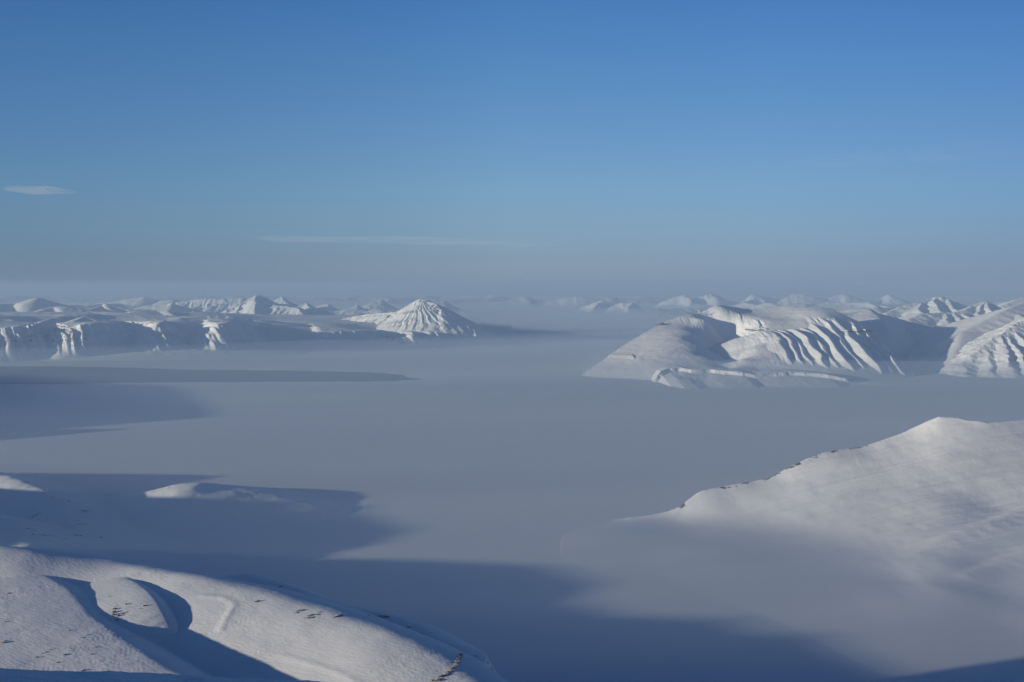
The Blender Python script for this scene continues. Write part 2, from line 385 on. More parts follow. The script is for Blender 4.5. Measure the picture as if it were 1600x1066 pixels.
# ------------------------------------------------------------------ left plateau
def build_left_plateau():
    X, Y = polar(-140, 800, 900, 12.3, 22.0, 420)
    # rim of the plateau in plan, from pixel and distance; it runs in and out round the side valleys
    E = [(-150, 506, 13.4), (-60, 510, 13.5), (10, 512, 13.6), (38, 508, 13.75), (48, 505, 14.6), (62, 503, 15.4), (90, 503, 15.4), (100, 507, 14.6), (106, 514, 14.0), (130, 506, 13.9), (158, 503, 14.1), (170, 504, 14.4),
         (174, 503, 15.2), (186, 502, 16.2), (228, 502, 16.0), (238, 505, 15.2), (245, 512, 14.3), (254, 502, 14.5), (258, 500, 15.4), (266, 499, 16.5), (322, 500, 16.5), (331, 503, 15.4), (338, 508, 14.6), (360, 502, 14.9), (386, 506, 15.1),
         (395, 510, 15.6), (401, 508, 16.6), (418, 506, 17.5), (482, 506, 17.5), (497, 510, 16.6), (508, 520, 15.6), (540, 518, 15.8), (580, 516, 16.2), (590, 517, 16.8), (600, 515, 17.6), (624, 515, 17.6), (633, 517, 16.8), (643, 521, 16.2), (648, 519, 16.9), (654, 516, 17.2),
         (662, 517, 16.6), (675, 517, 16.5), (695, 522, 16.7), (712, 530, 16.8), (740, 534, 17.3), (775, 535, 17.6)]
    Ew = pxl(E)
    far = [np.array([Ew[-1][0] + 300, 19500, 50.]), np.array([-4000, 24000, 300.]), np.array([-14000, 24000, 300.])]
    poly = Ew + far
    wx = 60 * fbm(X / 350, Y / 350, 3, 1); wy = 60 * fbm(X / 350, Y / 350, 3, 5)
    d, t = seg_dist(X + wx, Y + wy, poly, True); ins = inside(X + wx, Y + wy, poly)
    top = idw(X, Y, Ew + pxl([(0, 497, 15.5), (120, 494, 16.5), (240, 497, 17.0), (340, 498, 16.5), (450, 506, 18), (560, 507, 18.5), (640, 506, 18.5), (60, 492, 18), (300, 492, 19), (480, 500, 20)]), 3, 150)
    L = 900.0
    s = 0.74
    q = X * 0.84 + Y * 0.54 + 28 * fbm(X / 260, Y / 260, 3, 2)      # distance along the shore; ribs run straight down the face
    def crest_(p_, sh): 
        f_ = p_ - np.floor(p_); return (1 - np.abs(2 * f_ - 1)) ** sh
    va = 0.5 + 0.6 * sstep(-.25, .35, fbm(q / 420, d / 900, 2, 5))
    ribs = (0.75 * crest_(q / 118 + 0.5 * fbm(q / 330, d / 700, 2, 1), 1.5) + 0.35 * crest_(q / 61 + .3, 1.4)) * va
    drop = s * (0.25 * d + 0.75 * L * (1 - np.exp(-d / L)))
    out_ = top - drop + (48 + 26 * np.exp(-((d - 240) / 60) ** 2)) * ribs * sstep(0, 60, d) * sstep(640, 300, d)
    inn = top + 0.04 * np.minimum(d, 900) + 10 * fbm(X / 600, Y / 500, 3, 3) * sstep(0, 400, d)
    Z = np.where(ins, inn, out_)
    # snow heaps and low banks on top of the plateau
    for (pts, sl, sr, r) in [
        ([(-60, 498, 15.0), (0, 499, 15.0), (40, 499, 15.2), (55, 503, 15.3)], .25, .3, 40),
        ([(62, 503, 14.9), (82, 497, 15.2), (100, 494, 15.4), (116, 495, 15.5)], .35, .3, 25),
        ([(118, 500, 15.0), (132, 495, 15.4), (150, 500, 15.2)], .3, .3, 25),
        ([(240, 485, 19.0), (262, 486, 18.5), (280, 500, 17)], .4, .35, 30),
        ([(275, 500, 16.2), (298, 494, 16.8), (360, 494, 17), (395, 499, 17)], .12, .15, 60),
        ([(100, 490, 18), (150, 487, 19), (200, 489, 18), (230, 484, 19)], .1, .1, 60)]:
        Z = np.maximum(Z, tent(X, Y, pxl(pts), sl, sr, r, rib=8, lam=130, ribd=80, seed=2))
    apron = tent(X, Y, pxl([(-120, 563, 13.35), (60, 563, 13.4), (250, 557, 14.1), (400, 551, 14.8), (520, 551, 14.9), (600, 548, 15.5)]), .08, .075, 60)
    Z = smax(Z, apron, 22)
    Z = Z + 5 * fbm(X / 130, Y / 130, 4, 4) * sstep(5, 60, Z)
    rock = np.zeros_like(Z)
    band = np.exp(-((Z - top + 150 + 30 * fbm(X / 900, Y / 900, 2, 1)) / 12) ** 2) + np.exp(-((Z - top + 230) / 9) ** 2)
    rock = 0.3 * band * (d > 40) * (~ins) * sstep(0.25, 0.5, fbm(X / 500, Y / 500, 2, 7))
    Z = Z + 7 * band * (~ins) * (d > 40)
    Z = smax(Z, np.full_like(Z, -6.0), 12)
    mesh_grid('plateau', X, Y, Z, M_MID, 'long low snowy plateau with shadowed side valleys on the far left shore', 'plateau', keep=-1, rock=rock)
build_left_plateau()

# ------------------------------------------------------------------ pointed peak at the end of the plateau
def build_pyramid():
    X, Y = polar(480, 800, 460, 16.2, 22, 320)
    S = (658, 469.5, 17.9)
    Z = np.full_like(X, -200.)
    R = [
        ([S, (668, 470, 17.85), (690, 484, 17.6), (703, 497, 17.4), (716, 504, 17.3), (738, 512, 17.2), (757, 523, 17.1), (768, 531, 17.0)], .7, .55, 6),
        ([S, (672, 473, 18.3), (700, 487, 18.7), (735, 508, 19.0), (760, 523, 19.2), (778, 534, 19.3)], .6, .35, 10),
        ([S, (650, 471, 17.95), (640, 479, 18.1), (620, 487, 18.3), (600, 490, 18.6), (575, 491, 19.0), (540, 497, 19.5)], .55, .6, 10),
        ([(645, 475, 18.0), (630, 494, 17.6), (620, 508, 17.3)], .5, .5, 20),
        ([(690, 484, 17.6), (692, 505, 17.1), (706, 524, 16.8)], .42, .5, 10),
        ([(716, 504, 17.3), (722, 520, 16.9), (728, 532, 16.75)], .42, .5, 10),
        ([(738, 512, 17.2), (744, 524, 16.9), (752, 533, 16.7)], .5, .55, 10),
    ]
    wx = 30 * fbm(X / 200, Y / 200, 3, 1)
    for i, (p, sl, sr, r) in enumerate(R):
        Z = np.maximum(Z, tent(X + wx, Y, pxl(p), sl * 1.25, sr * 1.3, r, L=1300, rib=34, lam=60, ribd=90, seed=i))
    s0 = W(*S[:2], S[2] * 1000); th = np.arctan2(Y - s0[1], X - s0[0]); rr0 = np.hypot(X - s0[0], Y - s0[1])
    for kk, am, r0, r1 in ((6.3, 15, 900, 1500), (13.1, 8, 600, 1200)):
        ph = th * kk + 0.9 * fbm(X / 300, Y / 300, 4, 2); tri = 1 - np.abs(2 * (ph - np.floor(ph)) - 1)
        Z = Z + am * tri * sstep(60, 320, rr0) * sstep(r1, r0, rr0) * (Z > 0)
    Z = Z + 5 * fbm(X / 90, Y / 90, 4, 4)
    rock = 0.85 * sstep(560, 640, Z) * (ridged(X / 60, Y / 200, 2, 1) > 0.3)
    Z = fade(X, Z)
    Z = Z + 26 * np.exp(-rr0 / 130)
    Z = smax(Z, np.full_like(Z, -6.0), 12)
    mesh_grid('mountain', X, Y, Z, M_MID, 'sharp pointed snowy peak at the right end of the left shore', 'mountain', keep=-1, rock=rock)
build_pyramid()

# ------------------------------------------------------------------ other far mountains, each its own object
def far_mountain(label, ridges, rib=25, lam=200, mat=None, n=(260, 160), seed=0, cat='mountain', name='mountain', pad=60, depth=1.6, rough=6, rock=0.0, L=2500):
    P = [pxl(r[0]) for r in ridges]
    allp = [p for r in ridges for p in r[0]]
    px0 = min(p[0] for p in allp) - pad; px1 = max(p[0] for p in allp) + pad
    D0 = min(p[2] for p in allp) - depth; D1 = max(p[2] for p in allp) + depth
    X, Y = polar(px0, px1, n[0], D0, D1, n[1])
    Z = np.full_like(X, -300.)
    wx = rib * 3.0 * fbm(X / (lam * 2.2), Y / (lam * 2.2), 3, seed); wy = rib * 3.0 * fbm(X / (lam * 2.2), Y / (lam * 2.2), 3, seed + 5)
    for i, r in enumerate(ridges):
        sl, sr, rad = r[1], r[2], r[3]
        Z = np.maximum(Z, tent(X + wx, Y + wy, P[i], sl, sr, rad, L=L, rib=rib, lam=lam, ribd=lam * 1.5, seed=seed + i))
    Z = Z + rough * fbm(X / (lam * .8), Y / (lam * .8), 4, seed + 2) + .35 * rib * ridged(X / (lam * .45) + wx / lam, Y / (lam * 1.4), 3, seed + 4) * sstep(0, 250, Z)
    rk = rock * (ridged(X / lam, Y / lam, 2, seed) > 0.2) * sstep(300, 500, Z)
    # fade to the level at the borders of the patch
    ny, nx = X.shape
    bx = np.minimum(np.arange(nx), np.arange(nx)[::-1]) / (nx * 0.06); by = np.minimum(np.arange(ny), np.arange(ny)[::-1]) / (ny * 0.06)
    ed = np.minimum(1, np.minimum(bx[None, :], by[:, None]))
    Z = Z * ed - 60 * (1 - ed)
    Z = smax(Z, np.full_like(Z, -6.0), 12)
    return mesh_grid(name, X, Y, Z, mat or M_FAR, label, cat, keep=-1, rock=rk)

# behind the plateau
far_mountain('dark shadowed dome behind the plateau at the far left', [([(-60, 478, 21), (20, 474, 22), (40, 470, 22), (60, 465.5, 22), (80, 471, 22), (110, 478, 22), (150, 483, 22)], .35, .3, 60)], rib=8, lam=400, seed=1, n=(200, 110))
far_mountain('low rounded snow dome in front of the dark shadowed one', [([(55, 488, 19.5), (80, 480, 20), (105, 479, 20), (140, 485, 20)], .3, .3, 60)], rib=4, lam=300, seed=2, n=(160, 90))
far_mountain('small pale cone behind the plateau, left of the high jagged ridge', [([(140, 484, 21), (158, 477, 21.5), (166, 474, 21.5), (172, 479, 21.5), (190, 484, 22)], .35, .4, 20)], rib=10, lam=200, seed=3, n=(160, 90))
far_mountain('thin faint ridge on the skyline behind the left plateau', [([(100, 474, 34), (170, 472, 34), (225, 464, 34), (250, 470, 34), (270, 469, 33), (300, 474, 34)], .35, .4, 20)], rib=30, lam=400, seed=4, n=(260, 90))
far_mountain('small lit knob above the shaded hollow of the plateau', [([(225, 478, 23), (262, 475, 23), (272, 471, 23), (275, 476, 23), (300, 482, 23)], .35, .4, 20)], rib=12, lam=300, seed=5, n=(160, 90))
far_mountain('long furrowed pale wall on the skyline left of the double summit', [([(280, 472, 29), (320, 468, 29), (355, 468, 29), (385, 466, 29), (420, 470, 29)], .4, .5, 20)], rib=70, lam=330, seed=6, n=(300, 120), rough=14)
far_mountain('highest jagged summit of the left skyline with dark hollow', [
    ([(345, 492, 22), (362, 481, 22.2), (380, 473, 22.5), (402, 462, 22.8), (412, 464, 22.8), (432, 474, 22.8), (452, 477, 23), (480, 486, 23.5)], .6, .5, 15),
    ([(402, 462, 22.8), (398, 475, 22.0), (396, 490, 21.4)], .5, .5, 15),
    ([(380, 473, 22.5), (372, 484, 22.0), (368, 492, 21.6)], .5, .6, 15),
    ([(420, 477, 22.2), (432, 477, 22), (462, 481, 21.8), (470, 488, 21.6)], .5, .5, 15)], rib=26, lam=170, seed=7, n=(340, 200), rock=.8, rough=9)
far_mountain('small sunlit tooth just right of the highest left summit', [([(425, 474, 25), (440, 464, 25.2), (447, 472, 25)], .5, .5, 10), ([(440, 464, 25.2), (450, 474, 25), (462, 480, 25)], .5, .5, 10)], rib=20, lam=200, seed=8, n=(160, 90))
far_mountain('dark slope with pale tip left of the pale humps', [([(455, 483, 24), (478, 474, 24.3), (490, 480, 24.3), (520, 489, 24.5)], .5, .45, 15), ([(478, 474, 24.3), (486, 483, 23.4), (492, 490, 23)], .5, .5, 10)], rib=22, lam=220, seed=9, n=(200, 110))
far_mountain('faint lit hill with a soft crest in the middle of the left skyline', [([(490, 480, 30), (515, 475, 30), (530, 483, 30), (560, 488, 30)], .4, .45, 15), ([(535, 487, 27), (558, 476, 27.3), (575, 486, 27.2)], .5, .5, 15)], rib=30, lam=300, seed=10, n=(220, 110))
far_mountain('pale double hump left of the pointed peak', [([(560, 492, 23), (585, 483, 23.3), (600, 486, 23.2), (620, 495, 23)], .35, .4, 40)], rib=18, lam=260, seed=11, n=(200, 110))
far_mountain('faint rounded hill peeping over the pale double hump', [([(565, 482, 33), (592, 469, 33.5), (605, 474, 33.5), (625, 486, 33.5)], .4, .4, 40)], rib=30, lam=400, seed=12, n=(200, 110))
far_mountain('pale ghostly hill just right of the pointed peak', [([(665, 482, 34), (692, 470, 34.5), (705, 476, 34.5), (740, 495, 34)], .5, .5, 20)], rib=35, lam=400, seed=13, n=(200, 110), pad=90, depth=3)

# the faint group at the head of the fjord
far_mountain('faint hazy peaks at the head of the fjord in the centre', [
    ([(740, 525, 34.0), (780, 505, 36.0), (830, 488, 37.0), (880, 492, 37.5), (905, 480, 38.0), (925, 472, 38.0), (940, 469, 38.0), (955, 476, 38.0), (990, 473, 37.0), (1010, 490, 37.0), (1040, 505, 37.0)], .5, .5, 20),
    ([(940, 469, 38.0), (915, 490, 36.5), (895, 515, 35.0)], .6, .6, 20),
    ([(990, 473, 37.0), (975, 490, 36.0), (950, 515, 34.5)], .6, .6, 20)], rib=80, lam=600, seed=14, n=(360, 160), pad=60, depth=4, rough=15)
far_mountain('faint far low crest left of the hazy peaks', [([(760, 480, 46), (815, 463, 47), (850, 470, 47), (905, 463, 47), (960, 476, 47)], .5, .5, 20)], rib=60, lam=700, seed=15, n=(260, 90), pad=60, depth=5)
# rosy far tops over the massif
for k, (lab, pts) in enumerate([
    ('small rosy far top just above the mast on the right massif', [(1030, 482, 44), (1058, 464, 44.5), (1075, 462, 44.5), (1082, 470, 44.5)]),
    ('broader rosy far top second from the mast', [(1085, 476, 44), (1098, 463, 44.5), (1115, 460, 44.5), (1140, 470, 44.5), (1160, 474, 44)]),
    ('blunt rosy far top third from the mast', [(1160, 474, 46), (1178, 460, 46), (1190, 463, 46), (1215, 467, 46)]),
    ('rosy far top above the middle of the massif roof', [(1215, 474, 45), (1240, 460, 45.5), (1262, 461, 45.5), (1290, 470, 45)]),
    ('low rosy far top right of the massif roof', [(1290, 472, 45), (1305, 461, 45.5), (1330, 461, 45.5), (1350, 471, 45)]),
    ('tiny far top left of the twin peaks on the right', [(1370, 472, 46), (1392, 460, 46), (1420, 472, 46)])]):
    far_mountain(lab, [(pts, .34, .36, 60)], rib=75, lam=420, seed=20 + k, n=(140, 70), pad=40, depth=4)

def far_range(label, D0, D1, px0, px1, top, base, lam, seed, n):
    X, Y = polar(px0, px1, n[0], D0, D1, n[1])
    m = ridged(X / lam, Y / (lam * 1.3), 5, seed) * 0.5 + 0.5
    big = 0.55 + 0.45 * fbm(X / (lam * 4), Y / (lam * 4), 2, seed + 3)
    v = sstep(0, .3, np.linspace(0, 1, n[1]))[:, None] * sstep(1, .7, np.linspace(0, 1, n[1]))[:, None]
    Z = (base + (top - base) * np.clip(m, 0, 1) ** 1.3 * big * 1.4) * v - 30
    gap = 1 - 0.8 * np.exp(-((X / Y - (835 - 800) / F) / 0.022) ** 2)
    Z = Z * gap - 8
    mesh_grid('mountain_range', X, Y, Z, M_FAR, label, 'mountain range', keep=-1)
far_range('farthest pale range dissolving into the haze along the whole horizon', 46, 62, -150, 1750, 560, 60, 3600, 3, (700, 150))
far_range('hazy snow range behind the left plateau and its peaks', 25, 34, -150, 640, 560, 120, 2600, 5, (460, 150))
far_range('hazy snow range behind the flat topped mountain and the right skyline', 26, 36, 1030, 1750, 600, 150, 2600, 6, (460, 150))

# ------------------------------------------------------------------ mountains at the far right
far_mountain('low smooth snow hill with a blunt brow right of the massif', [
    ([(1290, 492, 14.6), (1340, 487, 14.8), (1357, 482, 15), (1372, 489, 15), (1400, 497, 15.2), (1440, 508, 15), (1480, 517, 14.6)], .35, .3, 40),
    ([(1357, 482, 15), (1378, 500, 14.0), (1385, 520, 13.2)], .7, .12, 60)], rib=6, lam=300, seed=30, n=(300, 160), mat=M_MID)
far_mountain('twin peaked pale mountain on the right skyline', [
    ([(1380, 490, 20), (1420, 476, 20.5), (1450, 467, 21), (1462, 464.5, 21), (1478, 466, 21), (1500, 477, 21), (1530, 482, 21), (1560, 488, 21)], .45, .3, 15),
    ([(1460, 465, 21), (1464, 476, 20.2), (1470, 486, 19.5)], .5, .5, 10), ([(1478, 466, 21), (1488, 476, 20.3), (1495, 486, 19.6)], .5, .5, 10), ([(1440, 470, 20.9), (1436, 480, 20.1), (1440, 489, 19.5)], .5, .4, 10)], rib=24, lam=220, seed=31, n=(300, 160), mat=M_MID)
far_mountain('ribbed snowy ridge in front of the twin peaks', [
    ([(1420, 500, 16.6), (1440, 491, 17), (1475, 489, 17.2), (1500, 487, 17.3), (1520, 478, 17.8), (1541, 471, 18), (1560, 480, 18), (1590, 492, 18)], .4, .35, 20),
    ([(1478, 489, 17.2), (1478, 500, 16.6), (1488, 514, 16)], .6, .4, 10), ([(1490, 489, 17.2), (1500, 500, 16.6), (1512, 512, 16)], .6, .5, 10), ([(1500, 488, 17.3), (1520, 500, 16.6), (1535, 510, 16.1)], .6, .5, 10),
    ([(1541, 471, 18), (1525, 490, 17.2), (1545, 505, 16.6)], .6, .4, 10), ([(1541, 471, 18), (1550, 485, 17.3), (1565, 500, 16.7)], .6, .5, 10)], rib=14, lam=150, seed=32, n=(320, 200), mat=M_MID)
far_mountain('far right pale crest touching the photo edge', [([(1555, 480, 20), (1580, 473, 20.2), (1598, 465, 20.5), (1640, 460, 21), (1700, 470, 21)], .4, .35, 20)], rib=20, lam=220, seed=33, n=(200, 120), mat=M_MID)
far_mountain('smooth snow shoulder above the dark shaded valley on the right', [
    ([(1461, 540, 12.6), (1485, 527, 12.9), (1505, 518, 13.1), (1535, 503, 13.4), (1570, 485, 13.8), (1600, 474, 14.2), (1650, 466, 14.5), (1720, 475, 14.5)], .3, .28, 15),
    ([(1505, 518, 13.1), (1500, 540, 12.4), (1490, 562, 11.7)], .13, .5, 60),
    ([(1580, 482, 14), (1605, 500, 13.3), (1630, 520, 12.6)], .5, .3, 15)], rib=6, lam=260, seed=34, n=(360, 200), mat=M_MID, rough=4, L=3000)
far_mountain('pyramid shaped spur with rocky ribs at the right photo edge', [
    ([(1503, 567, 11.35), (1525, 550, 11.55), (1560, 526, 11.9), (1600, 500, 12.4), (1660, 480, 12.8), (1740, 480, 13)], .45, .30, 10),
    ([(1566, 523, 11.95), (1570, 545, 11.45), (1580, 572, 10.9)], .55, .45, 5),
    ([(1572, 522, 12.0), (1590, 545, 11.4), (1610, 572, 10.9)], .65, .5, 5),
    ([(1590, 520, 12.0), (1615, 545, 11.4), (1640, 572, 10.9)], .65, .5, 5),
    ([(1503, 567, 11.35), (1508, 584, 10.95)], .3, .4, 20),
    ([(1540, 545, 11.6), (1545, 560, 11.3), (1550, 580, 10.9)], .4, .4, 10),
    ([(1620, 512, 12.3), (1650, 545, 11.5), (1680, 575, 10.9)], .65, .5, 5)], rib=16, lam=90, seed=35, n=(420, 260), mat=M_MID, rock=.0, L=1800)

# ------------------------------------------------------------------ right midground ridge
def mr(l):
    return pxl([(p[0], p[1], p[2] + .25 * float(sstep(1080, 1450, p[0])) * min(1, max(0, (905 - p[1]) / 240.0))) for p in l])
def build_mid_ridge():
    X, Y = polar(820, 1850, 680, 2.4, 5.2, 500)
    wx = 14 * fbm(X / 120, Y / 200, 3, 1)
    crest = mr([(985, 814, 4.2), (1030, 806, 4.22), (1062, 795, 4.24), (1095, 770, 4.3), (1150, 760, 4.32), (1200, 750, 4.34), (1245, 727, 4.36), (1290, 709, 4.38), (1340, 701, 4.39), (1390, 686, 4.4), (1430, 672, 4.41), (1468, 654, 4.42), (1500, 657, 4.4), (1545, 664, 4.36), (1600, 660, 4.4), (1700, 650, 4.45), (1850, 640, 4.5)])
    S = TPS(crest + mr([
        (1470, 700, 4.24), (1470, 740, 4.07), (1470, 790, 3.84), (1470, 840, 3.59), (1470, 880, 3.38), (1470, 920, 3.16), (1470, 960, 2.95),
        (1300, 740, 4.23), (1300, 780, 4.05), (1300, 820, 3.88), (1300, 860, 3.68), (1300, 900, 3.4), (1400, 720, 4.22), (1400, 760, 4.04), (1400, 810, 3.82), (1400, 860, 3.58), (1400, 910, 3.3),
        (1150, 790, 4.2), (1150, 815, 4.08), (1150, 840, 3.9), (1060, 816, 4.16), (1000, 835, 3.98), (1220, 790, 4.12), (1220, 825, 3.95), (1220, 860, 3.72), (1100, 860, 3.72),
        (1550, 700, 4.22), (1550, 750, 4.0), (1550, 790, 3.84), (1560, 850, 3.52), (1560, 890, 3.34), (1560, 930, 3.12), (1560, 980, 2.85),
        (1700, 700, 4.25), (1700, 730, 4.08), (1700, 770, 3.85), (1700, 820, 3.6), (1700, 900, 3.2), (1850, 720, 4.1), (1850, 800, 3.7), (1850, 900, 3.2), (1700, 980, 2.8)]) + [np.array([G(px_, py_)[0], G(px_, py_)[1], z_]) for px_, py_, z_ in ((900, 830, -12), (900, 900, -14), (1000, 880, -12), (1000, 780, -40), (1150, 930, -12), (1300, 980, -10), (1450, 1040, -8), (820, 860, -20))])
    Z = S(X + wx, Y)
    def over(pts, h): 
        o_ = []
        for k, p in enumerate(pts):
            q = p.copy(); q[2] = float(S(np.array([p[0]]), np.array([p[1]]))[0]) + h * min(1, k / 1.5); o_.append(q)
        return o_
    Z = smax(Z, tent(X, Y, over(pxl([(1440, 862, 3.55), (1500, 832, 3.68), (1560, 800, 3.78), (1620, 765, 3.9), (1720, 720, 4.1)]), 13), .4, .24, 25), 12)
    Z = smax(Z, tent(X, Y, over(pxl([(1510, 900, 3.3), (1560, 878, 3.4), (1620, 850, 3.5), (1720, 800, 3.7)]), 9), .4, .22, 25), 12)
    pol = crest + [np.array([4200., 1000., 0]), np.array([-900., 1000., 0]), np.array([-900., 4150., 0])]
    Z = cut_outside(X, Y, Z, pol, .6)
    dcr, _ = seg_dist(X + wx * .5, Y, spline(crest, 3)); Z = Z + 9 * np.exp(-dcr / 28) * (dcr > 0) + 9 * np.exp(-np.hypot(X - crest[11][0], Y - crest[11][1]) / 45)
    # long furrows combed by the wind obliquely down the slope
    ang = math.radians(16)
    v = (X * math.cos(ang) + Y * math.sin(ang)); u = (-X * math.sin(ang) + Y * math.cos(ang))
    Z = Z + (8.0 * fbm(u / 48, v / 900, 5, 3) + 1.3 * ridged(u / 34, v / 700, 2, 5) + 1.5 * fbm(X / 90, Y / 90, 4, 2)) * sstep(5, 90, Z)
    rk = sstep(42, 6, seg_dist(X, Y, crest[2:10])[0])
    rk = 1.02 * rk * sstep(-.25, .15, fbm(X / 45, Y / 45, 3, 4))
    Z = fade(X, Z, r=0)
    Z = smax(Z, np.full_like(Z, -9.0), 44)
    mesh_grid('ridge', X, Y, Z, M_RIDGE, 'nearer snowy ridge rising to a crest at the right photo edge', 'ridge', keep=-1.5, rock=rk)
build_mid_ridge()

# ------------------------------------------------------------------ hills on the left middle ground
def build_left_hills():
    X, Y = polar(-400, 420, 380, 2.4, 6.4, 300)
    Z = np.full_like(X, -60.)
    Z = np.maximum(Z, tent(X, Y, pxl([(-380, 715, 4.8), (-150, 715, 4.7), (-40, 732, 4.75), (20, 748, 4.55), (70, 770, 4.25), (100, 800, 3.9), (125, 840, 3.6)]), .5, .34, 40, L=420, lc=.12, rib=7, lam=160))
    Z = np.maximum(Z, tent(X, Y, pxl([(-380, 780, 3.9), (-150, 790, 3.8), (0, 810, 3.6), (40, 850, 3.3)]), .45, .3, 40, L=420, lc=.12, rib=7, lam=140, seed=3))
    Z = Z + 6 * fbm(X / 100, Y / 100, 4, 2) * sstep(0, 60, Z)
    rk = 0.9 * sstep(.32, .5, fbm(X / 70, Y / 70, 3, 5)) * sstep(20, 60, Z)
    Z = fade(X, Z, l=0)
    Z = smax(Z, np.full_like(Z, -4.0), 12)
    mesh_grid('hill', X, Y, Z, M_RIDGE, 'hazy dim hill with a pale sunlit streak at the left photo edge', 'hill', keep=-1.5, rock=rk)
    X, Y = polar(60, 620, 260, 3.0, 5.6, 180)
    Z = tent(X, Y, pxl([(190, 783, 4.42), (240, 769, 4.46), (275, 760, 4.48), (310, 757, 4.48), (330, 762, 4.48), (390, 768, 4.46), (455, 788, 4.35)]), .25, .12, 130)
    Z = Z + 4 * fbm(X / 90, Y / 90, 4, 2)
    Z = fade(X, Z, .15, .15, .15, .15)
    Z = smax(Z, np.full_like(Z, -4.0), 12)
    mesh_grid('hill', X, Y, Z, M_RIDGE, 'low pale hillock whose top catches the sun amid the valley shadow', 'hill', keep=-1.5)
build_left_hills()

# ------------------------------------------------------------------ mountains beyond the left photo edge (their shadows lie on the ice)
LD = np.array([math.cos(a), math.sin(a)])          # travel direction of the light in plan
def build_shadow_range():
    # far ends of the shadows on the level ice, top to bottom in the photograph
    tips = [(0, 599), (150, 599.6), (275, 602.5), (302, 618), (335, 640), (331, 652), (342, 664.5), (200, 671), (-40, 680),
            (-150, 700), (-150, 745), (330, 751), (120, 768), (430, 786), (570, 790), (560, 800), (640, 828), (600, 848), (480, 872), (690, 876), (860, 884), (940, 912), (900, 940), (980, 962), (1150, 967), (1180, 985), (1290, 993), (1300, 1010), (1440, 1066), (1560, 1110)]
    tn = math.tan(e)
    line = []
    for (px, py) in tips:
        g = G(px, py)
        # the crest line runs beside the left border of the view
        # crest: x = -0.52*y - 350
        # g - LD*r lies on the crest line
        r = (g[0] + 0.56 * g[1] + 500) / (LD[0] + 0.56 * LD[1])
        c = g[:2] - LD * r
        line.append(np.array([c[0], c[1], max(r, 200) * tn]))
    line.sort(key=lambda p: -p[1])
    for name, ln, lab in (('mountain', line, 'mountain beyond the left edge whose shadow lies on the near ice'),):
        y0 = ln[-1][1] - 900; y1 = ln[0][1] + 900
        ys = np.linspace(y0, y1, 420); ds = np.linspace(-2600, 420, 200)
        DS, YS = np.meshgrid(ds, ys)
        X = -0.56 * YS - 500 + DS; Y = YS
        h = np.interp(Y, [p[1] for p in ln[::-1]], [p[2] for p in ln[::-1]])
        h = h * sstep(y0, y0 + 700, Y) * sstep(y1, y1 - 700, Y)
        # crest follows the interpolated heights; east side steep, west side gentler
        dd = np.abs(DS)
        Z = np.where(DS > 0, h * (1 - sstep(0, 400, dd)) , h * (1 - 0.95 * sstep(0, 2500, dd)))
        Z = Z + 10 * ridged(X / 200, Y / 200, 3, 2) * sstep(10, 150, dd) * (Z > 5)
        Z = smax(Z, np.full_like(Z, -6.0), 12)
        mesh_grid(name, X, Y, Z, M_MID, lab, 'mountain', keep=-1)
build_shadow_range()

# ------------------------------------------------------------------ foreground
FGM = [(-420, 1000, 1.35), (-250, 920, 1.52), (-100, 870, 1.64), (0, 853, 1.67), (60, 865, 1.66), (110, 876, 1.66), (170, 883, 1.66), (220, 888, 1.63), (300, 905, 1.57), (400, 925, 1.50), (500, 955, 1.42), (600, 992, 1.32), (680, 1028, 1.25), (735, 1072, 1.18), (790, 1150, 1.05)]
def _fgs():
    M = pxl(FGM)
    V = pxl([(60, 886, 1.63), (130, 907, 1.60), (165, 917, 1.58), (190, 932, 1.54), (191, 962, 1.46), (230, 980, 1.42), (280, 998, 1.38), (340, 1030, 1.31), (410, 1068, 1.24), (520, 1130, 1.12), (620, 1180, 1.05)])
    P = M + V + [v + np.array([-110, -60, -16]) for v in V[::2]] + [m + np.array([70, 110, -4]) for m in M[::2]]
    return TPS(P, .004)
FGS = _fgs()
FGC = pxl([(196, 912, 1.60), (216, 930, 1.55), (238, 955, 1.48), (258, 985, 1.41), (268, 1000, 1.375)])
for k_, h_ in enumerate((1, 8, 12, 10, 0)):
    FGC[k_][2] = float(FGS(np.array([FGC[k_][0]]), np.array([FGC[k_][1]]))[0]) + h_
